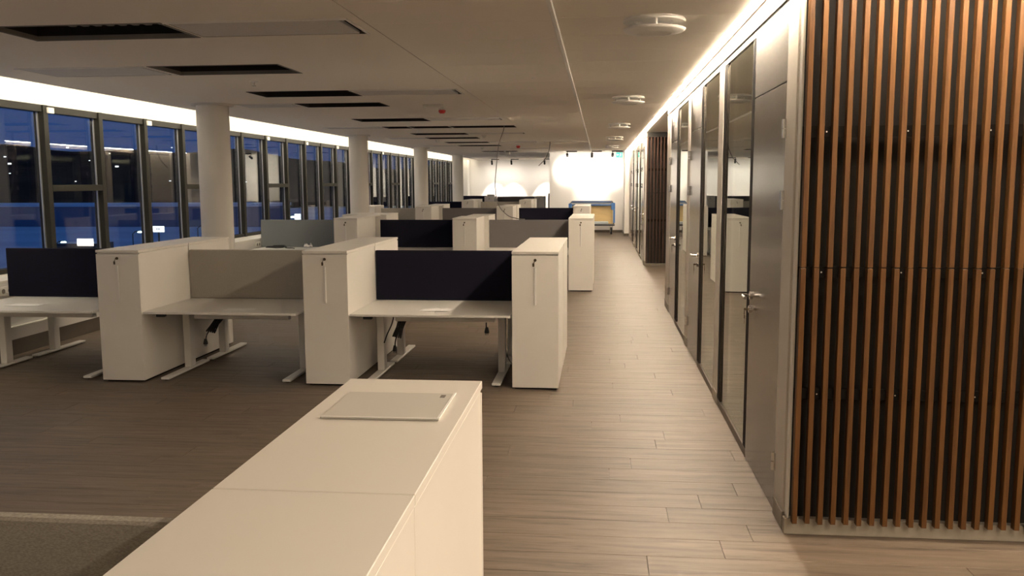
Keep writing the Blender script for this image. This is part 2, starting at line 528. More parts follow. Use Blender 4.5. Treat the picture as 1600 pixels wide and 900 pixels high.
# sill bench along the windows
tb = struct('trim_5', MB().box(XW + 0.02, XS, Y0, 40.9, 0.17, 0.80), 'wall_paint', label='low white bench wall under the windows')
obj('sill_board', MB().box(XW + 0.03, XS + 0.015, Y0, 40.9, 0.802, 0.83, 0.004), 'white_laminate', tb)
struct('baseboard_left', MB().box(XW + 0.05, XS - 0.006, Y0, 40.9, 0, 0.168), 'skirting_dark')
struct('trim_6', MB().box(XS + 0.001, XS + 0.03, 8.62, 9.95, 0.30, 0.32, 0.003), 'outlet_white')  # pale strip standing in for cove light caught on a ledge

# window strip
BAY = 1.19
yb0 = 10.22 - BAY*8
NB = 35
post_me = None
for k in range(NB):
    ya = yb0 + BAY*k
    yb = ya + BAY
    w = struct('window_%d' % (k+1), label='tall dark framed window bay %d along the office side' % (k+1))
    w.location = (XW, ya, 0)
    if post_me is None:
        post_me = MB().box(-0.06, 0.075, -0.045, 0.045, 0.832, 2.80, 0.003).mesh('post', 'frame_dark')
        spc_me = MB().box(-0.012, 0.004, -0.068, -0.047, 0.88, 2.74).mesh('spacer', 'spacer_alu')
        rb_me = MB().box(-0.06, 0.05, 0.046, BAY - 0.046, 0.832, 0.885, 0.003).mesh('bottom_rail', 'frame_dark')
        rt_me = MB().box(-0.06, 0.055, 0.046, BAY - 0.046, 2.715, 2.80, 0.003).mesh('top_rail', 'frame_dark')
        tr_me = MB().box(-0.06, 0.075, 0.046, BAY - 0.046, 1.755, 1.835, 0.003).mesh('transom', 'frame_dark')
        pane_me = MB().box(-0.032, -0.02, 0.03, BAY - 0.03, 0.87, 2.73).mesh('pane', 'window_glass')
    for me in (post_me, spc_me, rb_me, rt_me, pane_me):
        obj(me.name.split('.')[0], me, None, w)
    if (k - 8) % 3 == 0:
        obj('transom', tr_me, None, w)
    if k % 2 == 0 and 6 <= k < 24:
        obj('sensor', MB().box(0.055, 0.10, 0.02, 0.14, 2.705, 2.775, 0.006), 'outlet_white', w)
struct('wall_window_end', MB().box(XW - 0.1, XW + 0.06, yb0 + BAY*NB + 0.047, Y1, 0.835, 2.795), 'wall_paint')
struct('wall_window_start', MB().box(XW - 0.1, XW + 0.06, Y0, yb0 - 0.07, 0.835, 2.795), 'wall_paint')

# cove lamp along the windows
t = thing('cove_light', 'long white LED strip hidden in the ceiling cove above the windows', 'light', (XC - 0.004, 0, 3.02))
obj('diffuser', MB().quad((-0.054, Y0 + 0.5, 0.03), (-0.054, 41.5, 0.03), (-0.006, 41.5, -0.03), (-0.006, Y0 + 0.5, -0.03)), 'led_cove', t)
obj('profile', MB().box(-0.002, 0.004, Y0 + 0.5, 41.5, -0.035, 0.035), 'white_metal', t)

# columns
for n, (x, y) in enumerate([(-5.185, 11.52), (-5.38, 19.4), (-5.50, 26.9), (-5.52, 34.1)]):
    c = struct('column', label='round white column, %s from the camera' % ORD[n])
    c.location = (x, y, 0)
    obj('shaft', MB().lathe([(0, 0), (0.212, 0), (0.212, CEIL - 0.001), (0, CEIL - 0.001)], (0, 0, 0), 40), 'column_paint', c, smooth=True)
    obj('collar', MB().lathe([(0.213, 2.872), (0.275, 2.872), (0.275, CEIL), (0.213, CEIL)], (0, 0, 0), 40), 'column_paint', c, smooth=True)

# ================================================================== corridor partition
n_trim = [7]
n_win = [NB + 1]
n_door = [1]
def post(y0, y1):
    o = struct('trim_%d' % n_trim[0]); n_trim[0] += 1
    o['label'] = 'pale upright post between the glazed office fronts'
    obj('post', MB().box(XP - 0.004, XP + 0.10, y0, y1, 0.10, 2.79, 0.003), 'post_beige', o)
    obj('skirting', MB().box(XP - 0.008, XP + 0.10, y0, y1, 0.0, 0.099, 0.002), 'plinth_grey', o)
def top_channel(y0, y1):
    o = struct('trim_%d' % n_trim[0], MB().box(XP - 0.004, XP + 0.06, y0, y1, 2.806, 2.955, 0.003), 'channel_grey'); n_trim[0] += 1
    struct('trim_%d' % n_trim[0], MB().box(XP + 0.004, XP + 0.06, y0, y1, 2.791, 2.805), 'frame_black'); n_trim[0] += 1
def glazed(y0, y1, stile_far=0.14, stile_near=0.035):
    o = struct('window_%d' % n_win[0], label='full height glass panel in the corridor office front'); n_win[0] += 1
    obj('bottom_rail', MB().box(XP, XP + 0.06, y0, y1, 0.0, 0.058, 0.002), 'skirting_dark', o)
    obj('top_rail', MB().box(XP, XP + 0.06, y0, y1, 2.755, 2.79, 0.002), 'door_metal', o)
    obj('stile', MB().box(XP, XP + 0.06, y0, y0 + stile_near, 0.059, 2.754, 0.002), 'frame_black', o)
    obj('stile', MB().box(XP, XP + 0.06, y1 - stile_far, y1, 0.059, 2.754, 0.002), 'frame_black', o)
    obj('pane', MB().box(XP + 0.012, XP + 0.022, y0 + stile_near, y1 - stile_far, 0.059, 2.754), 'partition_glass', o)
    obj('glazing_bead', MB().box(XP + 0.002, XP + 0.011, y1 - stile_far - 0.012, y1 - stile_far, 0.059, 2.754).box(XP + 0.002, XP + 0.011, y0 + stile_near, y0 + stile_near + 0.012, 0.059, 2.754), 'door_metal', o)
def door(y0, y1, hinge_near):
    k = n_door[0]; n_door[0] += 1
    o = struct('door_%d' % k, label='grey metal office door in the corridor front, %s from the camera' % ORD[k-1])
    leaf = obj('leaf', MB().box(XP, XP + 0.045, y0 + 0.004, y1 - 0.004, 0.006, 2.37, 0.002), 'door_metal', o)
    obj('transom_panel', MB().box(XP, XP + 0.045, y0 + 0.004, y1 - 0.004, 2.376, 2.788, 0.002), 'door_metal', o)
    hy = y0 - 0.004 if hinge_near else y1 + 0.004
    for z in (0.30, 1.745, 2.125):
        h = obj('hinge', MB().cyl((XP - 0.012, hy, z - 0.05), (XP - 0.012, hy, z - 0.002), 0.012, 10).cyl((XP - 0.012, hy, z + 0.002), (XP - 0.012, hy, z + 0.05), 0.012, 10)
                .box(XP - 0.006, XP - 0.0005, hy - 0.028, hy + 0.028, z - 0.05, z + 0.05), 'steel', o, smooth=True)
    ky = y1 - 0.075 if hinge_near else y0 + 0.075
    s = -1 if hinge_near else 1
    hd = obj('handle', MB().tube([(XP - 0.004, ky, 1.11), (XP - 0.045, ky, 1.11), (XP - 0.056, ky + s*0.006, 1.11), (XP - 0.058, ky + s*0.02, 1.11), (XP - 0.058, ky + s*0.125, 1.11)], 0.011, 10), 'chrome', o, smooth=True)
    obj('rose', MB().cyl((XP - 0.012, ky, 1.11), (XP - 0.0005, ky, 1.11), 0.027, 20), 'chrome', hd, smooth=True)
    lk = obj('lock', MB().cyl((XP - 0.016, ky, 1.02), (XP - 0.0005, ky, 1.02), 0.024, 18), 'chrome', o, smooth=True)
    obj('key', MB().box(XP - 0.045, XP - 0.017, ky - 0.002, ky + 0.002, 1.012, 1.028).tube([(XP - 0.040, ky, 1.011), (XP - 0.042, ky, 0.995), (XP - 0.040, ky, 0.985)], 0.003, 6)
        .box(XP - 0.043, XP - 0.037, ky - 0.012, ky + 0.012, 0.958, 0.984, 0.002).box(XP - 0.041, XP - 0.039, ky - 0.004, ky + 0.004, 0.925, 0.9575), 'dark_brass', lk)
post(4.612, 4.852)
door(4.858, 5.850, True)
glazed(5.852, 7.265, 0.135, 0.10)
post(7.268, 7.535)
glazed(7.538, 8.815, 0.15, 0.03)
door(8.820, 9.840, False)
post(9.852, 10.105)
glazed(10.108, 11.515, 0.24, 0.03)
door(11.520, 12.510, False)
post(12.522, 13.14)
top_channel(4.612, 13.14)
post(19.50, 19.90)
door(19.905, 20.90, False)
glazed(20.905, 22.05, 0.16, 0.03)
post(22.053, 22.30)
glazed(22.303, 23.95, 0.22, 0.03)
door(23.955, 24.95, True)
post(24.965, 25.25)
glazed(25.253, 26.60, 0.2, 0.03)
door(26.605, 27.60, False)
post(27.612, 28.9)
top_channel(19.50, 28.9)
# rooms behind the fronts, unlit
struct('wall_rooms', MB().box(4.5, 4.6, 4.75, 13.0, 0, CEIL + 0.05).box(4.5, 4.6, 19.6, 28.9, 0, CEIL + 0.05)
       .box(1.09, 4.5, 7.33, 7.45, 0, CEIL + 0.05).box(1.09, 4.5, 9.92, 10.04, 0, CEIL + 0.05).box(1.09, 4.5, 22.1, 22.2, 0, CEIL + 0.05).box(1.09, 4.5, 25.0, 25.1, 0, CEIL + 0.05), 'room_grey')
struct('wall_recess', MB().box(1.09, 6.0, 13.0, 13.14, 0, SLAB), 'wall_paint')
struct('wall_over_fronts', MB().box(XP + 0.01, XP + 0.10, 4.62, 13.14, 2.96, SLAB).box(XP + 0.01, XP + 0.10, 19.5, 28.9, 2.96, SLAB).box(XP + 0.01, 6.0, 28.9, 30.08, 0.0, SLAB), 'wall_paint')
# slot light over the corridor
t = thing('slot_light', 'long bright LED slot along the corridor ceiling beside the office fronts', 'light', (0.93, 0, 2.95))
obj('diffuser', MB().box(-0.028, 0.008, 4.45, 30.0, -0.0545, -0.044), 'led_slot', t)
obj('profile', MB().box(-0.033, 0.030, 4.45, 30.0, -0.043, 0.03), 'white_metal', t)

# ================================================================== slatted walls
def slat_wall(name, x0, y, n, pitch, m, tiers, zplinth, label, header=None, rails=(), screws=True):
    x1 = x0 + n*pitch
    w = struct(name, MB().box(x0 - 0.005, x1, y + 0.098, y + 0.20, 0.0, SLAB), 'backing_black', label=label)
    obj('plinth', MB().box(x0 - 0.03, x1, y + 0.055, y + 0.097, 0.0, zplinth, 0.002), 'plinth_grey', w)
    for (za, zb) in tiers:
        me = MB().box(-0.0125, 0.0125, 0, 0.042, za, zb, 0.0015).mesh('slat', m)
        for i in range(n):
            o = bpy.data.objects.new('slat', me); COL.objects.link(o)
            o.parent = w
            o.location = (x0 + 0.012 + i*pitch, y + random.uniform(-0.001, 0.001), random.uniform(-0.002, 0.002))
    for z in rails:
        rl = obj('rail', MB().box(x0 - 0.005, x1, y + 0.044, y + 0.062, z - 0.028, z + 0.028, 0.001), 'rail_dark', w)
        if screws:
            mb = MB()
            for i in range(2, n, 6):
                mb.cyl((x0 + 0.012 + (i - 0.5)*pitch, y + 0.0436, z), (x0 + 0.012 + (i - 0.5)*pitch, y + 0.039, z), 0.004, 8)
            obj('screw', mb, 'steel', rl)
    if header:
        obj('header', MB().box(x0, x1, y + 0.0, y + 0.095, header[0], header[1]), 'backing_black', w)
    return w
slat_wall('wall_slatted', 1.008, 4.50, 76, 0.0647, 'slat_wood', [(0.078, 1.414), (1.419, 2.898)], 0.085,
          'dark brown wood slat wall filling the right of the picture', rails=(0.76, 1.39, 2.09))
struct('trim_%d' % n_trim[0], MB().box(0.992, 1.002, 4.552, 4.61, 0.09, 2.90), 'outlet_white', label='thin white corner strip at the slat wall edge'); n_trim[0] += 1
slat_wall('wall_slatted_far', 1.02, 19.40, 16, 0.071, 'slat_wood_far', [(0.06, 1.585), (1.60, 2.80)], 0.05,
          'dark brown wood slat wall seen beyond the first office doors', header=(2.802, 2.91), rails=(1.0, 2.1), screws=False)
t = thing('slat_light', 'LED slot washing the top of the near slat wall', 'light', (3.4, 4.20, 2.893))
obj('diffuser', MB().box(-2.35, 2.4, -0.02, 0.02, 0.0, 0.004), 'led_slat', t)
obj('profile', MB().box(-2.35, 2.4, -0.03, 0.03, 0.0042, 0.0068), 'white_metal', t)

# lobby downlights
dl0 = None
for i, (x, y, lab) in enumerate([(1.9, 1.7, 'in front of the slat wall'), (3.4, 1.7, 'in front of the slat wall, farther right'), (1.9, -0.2, 'beside the camera'), (3.4, -0.2, 'right of the camera')]):
    lb = 'small round warm ceiling downlight %s' % lab
    if dl0 is None:
        dl0 = thing('downlight', lb, 'light', (x, y, CEIL), 0, 'lobby downlights')
        obj('trim_ring', MB().lathe([(0.085, -0.008), (0.11, -0.006), (0.112, 0.0), (0.085, 0.0)], (0,0,0), 28), 'white_metal', dl0, smooth=True)
        obj('lens', MB().lathe([(0.0, -0.004), (0.084, -0.004)], (0,0,0), 28), 'led_down', dl0)
    else:
        copy_tree(dl0, (x, y, CEIL), 0, lb)

# ================================================================== ceiling fittings
v0 = None
for i, y in enumerate([5.95, 11.25, 16.4, 21.2, 26.2]):
    lb = 'round white two-disc air vent over the corridor, %s from the camera' % ORD[i]
    if v0 is None:
        v0 = thing('air_vent', lb, 'vent', (0.345, y, CEIL), 0, 'corridor air vents')
        obj('mount_ring', MB().lathe([(0.0, -0.004), (0.12, -0.004), (0.125, -0.020), (0.198, -0.024), (0.204, -0.014), (0.195, 0.0), (0, 0)], (0,0,0), 40), 'white_metal', v0, smooth=True)
        obj('deflector_disc', MB().lathe([(0.0, -0.088), (0.105, -0.088), (0.112, -0.094), (0.185, -0.082), (0.200, -0.074), (0.204, -0.066), (0.196, -0.062), (0, -0.066)], (0,0,0), 40), 'white_metal', v0, smooth=True)
        for k in range(3):
            a = 2*PI*k/3 - PI/2
            obj('spacer_peg', MB().cyl((0.17*math.cos(a), 0.17*math.sin(a), -0.068), (0.17*math.cos(a), 0.17*math.sin(a), -0.018), 0.012, 10), 'white_metal', v0, smooth=True)
    else:
        copy_tree(v0, (0.345, y, CEIL), 0, lb)

t = thing('fire_alarm', 'white ceiling alarm box with a red sounder, nearer of the two', 'alarm', (-2.27, 12.02, CEIL))
obj('base_box', MB().box(-0.14, 0.13, -0.06, 0.06, -0.045, 0.0, 0.008), 'outlet_white', t)
obj('neck', MB().box(0.085, 0.155, -0.05, 0.03, -0.075, -0.0452, 0.006), 'outlet_white', t)
obj('red_sounder', MB().lathe([(0, -0.12), (0.03, -0.12), (0.048, -0.098), (0.048, -0.0755), (0, -0.0755)], (0.12, -0.01, 0), 20), 'alarm_red', t, smooth=True)
t = thing('fire_alarm', 'small red ceiling sounder far down the office, farther of the two', 'alarm', (-2.32, 25.15, CEIL))
obj('base', MB().lathe([(0, -0.03), (0.06, -0.03), (0.065, 0.0), (0, 0)], (0,0,0), 18), 'outlet_white', t, smooth=True)
obj('red_sounder', MB().lathe([(0, -0.10), (0.04, -0.10), (0.058, -0.06), (0.058, -0.0305), (0, -0.0305)], (0,0,0), 18), 'alarm_red', t, smooth=True)
t = thing('sprinkler', 'small pale sprinkler head on the ceiling near the second open bay', 'sprinkler', (-3.59, 9.0, CEIL))
obj('escutcheon', MB().lathe([(0, -0.012), (0.04, -0.012), (0.05, 0), (0, 0)], (0,0,0), 18), 'white_metal', t, smooth=True)
obj('head', MB().lathe([(0, -0.05), (0.022, -0.05), (0.022, -0.044), (0.008, -0.040), (0.010, -0.0125), (0, -0.0125)], (0,0,0), 14), 'steel', t, smooth=True)
sd0 = None
for i, (x, y, lab) in enumerate([(-4.05, 21.9, 'beside the second column'), (-3.65, 17.75, 'behind the row of three open bays'), (-2.62, 19.95, 'beyond the sixth covered tray'), (-3.6, 27.0, 'toward the far wall')]):
    lb = 'small white round smoke detector on the ceiling %s' % lab
    if sd0 is None:
        sd0 = thing('smoke_detector', lb, 'detector', (x, y, CEIL), 0, 'ceiling smoke detectors')
        obj('base', MB().lathe([(0, -0.018), (0.06, -0.018), (0.065, 0), (0, 0)], (0,0,0), 20), 'outlet_white', sd0, smooth=True)
        obj('dome', MB().lathe([(0, -0.065), (0.03, -0.06), (0.045, -0.0185), (0, -0.0185)], (0,0,0), 20), 'outlet_white', sd0, smooth=True)
    else: copy_tree(sd0, (x, y, CEIL), 0, lb)
tag(obj('ceiling_button', MB().lathe([(0, -0.008), (0.018, -0.008), (0.02, 0), (0, 0)], (-0.68, 9.1, CEIL), 14), 'paper'), 'tiny white round disc on the bare ceiling left of the pale track', 'sensor')
t = thing('projector_box', 'small white box unit hanging from the far ceiling', 'ceiling unit', (-3.15, 29.3, CEIL))
obj('mount', MB().box(-0.03, 0.03, -0.03, 0.03, -0.06, 0, 0.004), 'white_metal', t)
obj('housing', MB().box(-0.17, 0.17, -0.14, 0.14, -0.16, -0.0605, 0.012), 'ceiling_panel_grey', t)

# spotlights
def spot_head(name, label, x, y, z, aim, watts, size, blend, group, fill_watts=34.0):
    t = thing(name, label, 'spotlight', (x, y, CEIL), 0, group)
    d = (Vector(aim) - Vector((x, y, z))).normalized()
    c = Vector((0, 0, z - CEIL))
    obj('track', MB().box(-0.03, 0.34, -0.018, 0.018, -0.035, 0.0, 0.003), 'black_plastic', t)
    obj('stem', MB().cyl((0, 0, -0.036), (0, 0, z - CEIL + 0.0), 0.010, 10), 'black_plastic', t)
    hd = obj('head', MB().cyl(c - d*0.09, c + d*0.10, 0.042, 20), 'black_plastic', t, smooth=True)
    ln = obj('lens', MB().cyl(c + d*0.1005, c + d*0.103, 0.034, 20), 'led_spot', hd)
    L = bpy.data.lights.new('spot_lamp', 'SPOT')
    L.energy = watts; L.spot_size = math.radians(size); L.spot_blend = blend; L.color = (1, 0.87, 0.72); L.shadow_soft_size = 0.03
    lo = bpy.data.objects.new('spot_lamp', L); COL.objects.link(lo); lo.parent = hd
    lo.location = c + d*0.125
    lo.rotation_euler = d.to_track_quat('-Z', 'Y').to_euler()
    L2 = bpy.data.lights.new('added_fill_lamp', 'SPOT')  # second wide lamp added in each head to brighten the far end
    L2.energy = fill_watts; L2.spot_size = math.radians(168); L2.spot_blend = 1.0; L2.color = (1, 0.9, 0.78); L2.shadow_soft_size = 0.04
    l2 = bpy.data.objects.new('added_fill_lamp', L2); COL.objects.link(l2); l2.parent = hd
    l2.location = c + d*0.125
    l2.rotation_euler = d.to_track_quat('-Z', 'Y').to_euler()
for i, (x, ax, az) in enumerate([(-1.13, -1.15, 2.3), (-0.28, -0.30, 1.75), (0.43, 0.40, 2.2)]):
    spot_head('spotlight', 'black track spotlight before the corridor end wall, %s of three' % ['leftmost', 'middle', 'nearest to the exit sign'][i], x, 30.75, 2.76, (ax, YR, az), SPOT_WATTS_RIGHT, 50, 0.7, 'corridor end spotlights')
for i, x in enumerate([-5.0, -4.09, -2.55]):
    spot_head('spotlight', 'black track spotlight over the far left wall, %s' % ['nearest to the windows', 'middle of three', 'beside the white wall corner'][i], x, 40.85, 2.74, (x, 41.70, 1.3), SPOT_WATTS_LEFT, 46, 0.45, 'far left wall spotlights', 48.0)

# exit sign
t = thing('exit_sign', 'small green lit emergency exit sign hanging at the corridor end', 'sign', (0.66, 31.2, CEIL))
obj('mount', MB().box(-0.10, 0.16, -0.03, 0.03, -0.045, 0, 0.004), 'duct_grey', t)
pl = obj('lit_plate', MB().box(-0.10, 0.12, -0.008, 0.008, -0.22, -0.046, 0.003), 'exit_green', t)
mb = MB()
yy = -0.0095
# running figure and arrow, plate front
mb.lathe([(0, 0), (0.014, 0)], (0, 0, 0), 10) if False else None
def flat(pts): mb._add([(p[0], yy, p[1]) for p in pts], [tuple(range(len(pts)))])
flat([(0.060 + 0.013*math.cos(a*PI/5), -0.083 + 0.013*math.sin(a*PI/5)) for a in range(10)])
flat([(0.035, -0.100), (0.066, -0.100), (0.058, -0.150), (0.036, -0.150)])
flat([(0.066, -0.102), (0.098, -0.125), (0.092, -0.133), (0.062, -0.115)])
flat([(0.036, -0.150), (0.050, -0.150), (0.030, -0.198), (0.012, -0.192)])
flat([(0.048, -0.150), (0.060, -0.150), (0.092, -0.176), (0.080, -0.186)])
flat([(-0.085, -0.130), (-0.050, -0.095), (-0.050, -0.118), (-0.005, -0.118), (-0.005, -0.142), (-0.050, -0.142), (-0.050, -0.165)])
obj('pictogram', mb, 'exit_white', pl)

# ================================================================== cabinets
CW, CD, CH = 0.415, 0.993, 1.24
def make_cabinet(label, loc, rz, width=CW, bay=False):
    t = thing('tower_cabinet', label, 'cabinet', loc, rz, 'white tower cabinets at the desks')
    w = width
    obj('body', MB().box(0.002, w - 0.002, 0.022, CD, 0.02, CH - 0.026, 0.0015), 'white_laminate', t)
    obj('plinth', MB().box(0.02, w - 0.02, 0.05, CD - 0.02, 0.0, 0.0195), 'frame_black', t)
    obj('top_board', MB().box(0, w, 0, CD + (0.64 if bay else 0), CH - 0.024, CH, 0.0015), 'white_laminate', t)
    dr = obj('pull_out_front', MB().box(0.001, w - 0.001, 0.0, 0.020, 0.02, CH - 0.036, 0.0015), 'white_laminate', t)
    h = obj('handle', MB().box(w/2 - 0.010, w/2 + 0.010, -0.012, -0.0005, 0.765, 1.10, 0.004), 'white_metal', dr)
    lk = obj('lock', MB().cyl((w/2, -0.006, 1.165), (w/2, -0.0002, 1.165), 0.013, 14), 'dark_brass', dr, smooth=True)
    obj('key', MB().box(w/2 - 0.002, w/2 + 0.002, -0.030, -0.0065, 1.158, 1.172).box(w/2 - 0.022, w/2 - 0.004, -0.030, -0.025, 1.110, 1.140, 0.002)
        .tube([(w/2, -0.027, 1.160), (w/2 - 0.008, -0.027, 1.150), (w/2 - 0.012, -0.027, 1.138)], 0.003, 6), 'dark_brass', dr)
    if bay:
        obj('recessed_back', MB().box(0.03, w - 0.10, CD + 0.001, CD + 0.63, 0.02, CH - 0.026), 'white_laminate', t)
    return t
proto_cab = None
def cabinet(label, x, y, back=False, bay=False, width=CW):
    """x = left edge, y = front edge of the front cabinet (its far edge when back)"""
    global proto_cab
    loc = (x + (width if back else 0), y, 0)
    rz = PI if back else 0
    if bay or width != CW:
        return make_cabinet(label, loc, rz, width, bay)
    if proto_cab is None:
        proto_cab = make_cabinet(label, loc, rz)
        return proto_cab
    return copy_tree(proto_cab, loc, rz, label)

# ================================================================== desks and screens
DW, DD, DZ = 1.46, 0.985, 0.667
def make_desk(label, loc, rz):
    t = thing('standing_desk', label, 'desk', loc, rz, 'white sit-stand desks')
    obj('tabletop', MB().box(0, DW, 0, DD, DZ - 0.021, DZ, 0.002), 'desk_laminate', t)
    obj('crossbar', MB().box(0.35, 1.28, 0.30, 0.37, 0.560, 0.612, 0.002).box(0.13, 1.33, 0.55, 0.61, 0.613, 0.6455, 0.002), 'white_metal', t)
    for lx in (0.14, 1.32):
        l = obj('leg', MB().box(lx - 0.035, lx + 0.035, 0.555, 0.655, 0.034, 0.612, 0.004), 'white_metal', t)
        obj('foot', MB().box(lx - 0.04, lx + 0.04, 0.08, 0.955, 0.012, 0.033, 0.004), 'white_metal', l)
        obj('glide', MB().cyl((lx, 0.12, 0), (lx, 0.12, 0.0115), 0.02, 10).cyl((lx, 0.91, 0), (lx, 0.91, 0.0115), 0.02, 10), 'black_plastic', l)
    obj('height_switch', MB().box(0.12, 0.20, 0.01, 0.06, 0.620, 0.6455, 0.003), 'black_plastic', t)
    return t
proto_desk = None
def desk(label, x, y, back=False):
    global proto_desk
    loc = (x + (DW if back else 0), y, 0)
    rz = PI if back else 0
    if proto_desk is None:
        proto_desk = make_desk(label, loc, rz)
        return proto_desk
    return copy_tree(proto_desk, loc, rz, label)

def screen(label, x0, x1, y, m, z0=DZ + 0.002, z1=1.17, th=0.036):
    t = thing('desk_screen', label, 'desk screen', ((x0+x1)/2, y, z0), 0, 'fabric desk screens')
    hw = (x1-x0)/2
    obj('panel', MB().box(-hw, hw, -th/2, th/2, 0.0, z1 - z0, 0.006), m, t)
    for s in (-1, 1):
        obj('clamp', MB().box(s*hw*0.7 - 0.03, s*hw*0.7 + 0.03, -0.0085, 0.0085, -0.05, -0.0005, 0.002), 'white_metal', t)
    return t

RN = ['camera row', 'first desk row', 'second desk row', 'third desk row', 'fourth desk row', 'last desk row']
# row k: front edge
YF = [0.640, 7.655, 14.77, 21.95, 29.55, 36.8]
def mid(k): return YF[k] + 0.995
# --- row 0: only its corridor bay can be seen
cabinet('white tower cabinet nearest to the camera, front half of the counter', -0.772, YF[0])
cabinet('white tower cabinet of the foreground counter, farther half under the grey sheet', -0.772, YF[0] + 1.99, True)
desk('white desk in front of the beige screen at the lower left corner', -2.245, YF[0])
desk('white desk behind the beige screen at the lower left corner', -2.245, YF[0] + 1.99, True)
screen('beige woven desk screen in the lower left corner beside the counter', -2.26, -0.795, mid(0), 'screen_beige')
# --- row 1
for x, nm in ((-4.632, 'at the window bay'), (-2.668, 'in the middle'), (-0.768, 'beside the corridor')):
    cabinet('white tower cabinet %s of the first desk row, facing the camera' % nm, x, YF[1])
    cabinet('white tower cabinet %s of the first desk row, rear of the pair' % nm, x + 0.004, YF[1] + 1.99, True)
for x, nm in ((-6.160, 'window'), (-4.205, 'middle'), (-2.243, 'corridor')):
    desk('white desk of the %s bay in the first desk row, facing the camera' % nm, x, YF[1])
    desk('white desk of the %s bay in the first desk row, behind its screen' % nm, x + 0.01, YF[1] + 1.99, True)
screen('dark navy desk screen at the window bay of the first desk row', -6.22, -4.66, mid(1), 'screen_navy', z1=1.18)
screen('beige woven desk screen in the middle of the first desk row', -4.205, -2.685, mid(1), 'screen_beige')
screen('dark navy desk screen next to the corridor cabinet in the first desk row', -2.245, -0.785, mid(1), 'screen_navy')
# --- row 2
cabinet('white tower cabinet at the window bay of the second desk row, with overhanging top', -4.565, YF[2], bay=True)
cabinet('wide white cabinet behind the overhanging top in the second desk row', -4.90, YF[2] + 2.64, True, width=0.86)
cabinet('white tower cabinet in the middle of the second desk row, facing the camera', -2.492, YF[2])
cabinet('white tower cabinet in the middle of the second desk row, rear of the pair', -2.41, YF[2] + 1.99, True)
cabinet('white tower cabinet beside the corridor in the second desk row, facing the camera', -0.518, YF[2])
cabinet('white tower cabinet beside the corridor in the second desk row, rear of the pair', -0.510, YF[2] + 1.99, True)
for x, nm in ((-6.20, 'window'), (-4.05, 'middle'), (-2.0, 'corridor')):
    desk('white desk of the %s bay in the second desk row, facing the camera' % nm, x, YF[2])
    if nm != 'window':
        desk('white desk of the %s bay in the second desk row, behind its screen' % nm, x + 0.01, YF[2] + 1.99, True)
screen('slate grey desk screen by the windows in the second desk row', -6.26, -4.58, mid(2), 'screen_slate')
screen('dark navy desk screen in the middle of the second desk row', -3.995, -2.505, mid(2), 'screen_navy')
screen('grey desk screen beside the corridor cabinet in the second desk row', -1.985, -0.535, mid(2), 'screen_grey')
# --- row 3
cabinet('white tower cabinet at the window bay of the third desk row, with overhanging top', -4.655, YF[3], bay=True)
cabinet('white tower cabinet behind the overhanging top in the third desk row', -4.63, YF[3] + 2.64, True)
cabinet('white tower cabinet tucked against the windows in the third desk row', -6.22, YF[3] + 0.4)
cabinet('white tower cabinet in the middle of the third desk row, facing the camera', -2.58, YF[3])
cabinet('white tower cabinet in the middle of the third desk row, rear of the pair', -2.56, YF[3] + 1.99, True)
cabinet('white tower cabinet beside the corridor in the third desk row, facing the camera', -0.655, YF[3])
cabinet('white tower cabinet beside the corridor in the third desk row, rear of the pair', -0.648, YF[3] + 1.99, True)
for x, nm in ((-4.20, 'middle'), (-2.14, 'corridor')):
    desk('white desk of the %s bay in the third desk row, facing the camera' % nm, x, YF[3])
    desk('white desk of the %s bay in the third desk row, behind its screen' % nm, x + 0.01, YF[3] + 1.99, True)
screen('pale beige desk screen by the windows in the third desk row', -5.78, -4.67, mid(3), 'screen_beige', z0=0.0)
screen('grey desk screen in the middle of the third desk row', -4.13, -2.60, mid(3), 'screen_grey')
screen('dark navy desk screen beside the corridor cabinet in the third desk row', -2.10, -0.67, mid(3), 'screen_navy')
# --- row 4
cabinet('white tower cabinet at the window bay of the fourth desk row, facing the camera', -4.66, YF[4])
cabinet('white tower cabinet at the window bay of the fourth desk row, rear of the pair', -4.63, YF[4] + 1.99, True)
cabinet('white tower cabinet ending the fourth desk row, facing the camera', -2.70, YF[4])
cabinet('white tower cabinet ending the fourth desk row, rear of the pair', -2.66, YF[4] + 1.99, True)
desk('white desk between the two cabinets of the fourth desk row, facing the camera', -4.20, YF[4])
desk('white desk between the two cabinets of the fourth desk row, behind its screen', -4.19, YF[4] + 1.99, True)
desk('white desk by the windows in the fourth desk row', -6.2, YF[4])
screen('dark navy desk screen by the windows in the fourth desk row', -6.24, -4.68, mid(4), 'screen_navy')
screen('taupe desk screen between the cabinets of the fourth desk row', -4.13, -2.72, mid(4), 'screen_beige', z1=1.16)
# --- row 5
cabinet('white tower cabinet in the middle of the last desk row', -4.83, YF[5])
cabinet('white tower cabinet ending the last desk row', -2.72, YF[5])
desk('white desk between the cabinets of the last desk row', -4.40, YF[5])
desk('white desk by the windows in the last desk row', -6.45 + 0.14, YF[5] + 1.0)
screen('dark navy desk screen by the windows in the last desk row', -6.25, -5.0, mid(5) + 1.04, 'screen_navy', z1=1.24)
screen('grey desk screen in the middle of the last desk row', -4.40, -2.74, mid(5), 'screen_grey', z1=1.22)
screen('grey upright screen at the corridor side of the last desk row', -2.28, -1.86, mid(5) + 1.3, 'screen_grey', z0=0.0, z1=1.33)
t = thing('storage_box', 'small pale box standing on the cabinet of the last desk row', 'box', (-4.62, YF[5] + 0.5, CH + 0.001))
obj('carton', MB().box(-0.16, 0.16, -0.12, 0.12, 0, 0.06, 0.004), 'post_beige', t)
obj('lid', MB().box(-0.165, 0.165, -0.125, 0.125, 0.0605, 0.08, 0.003), 'paper', t)

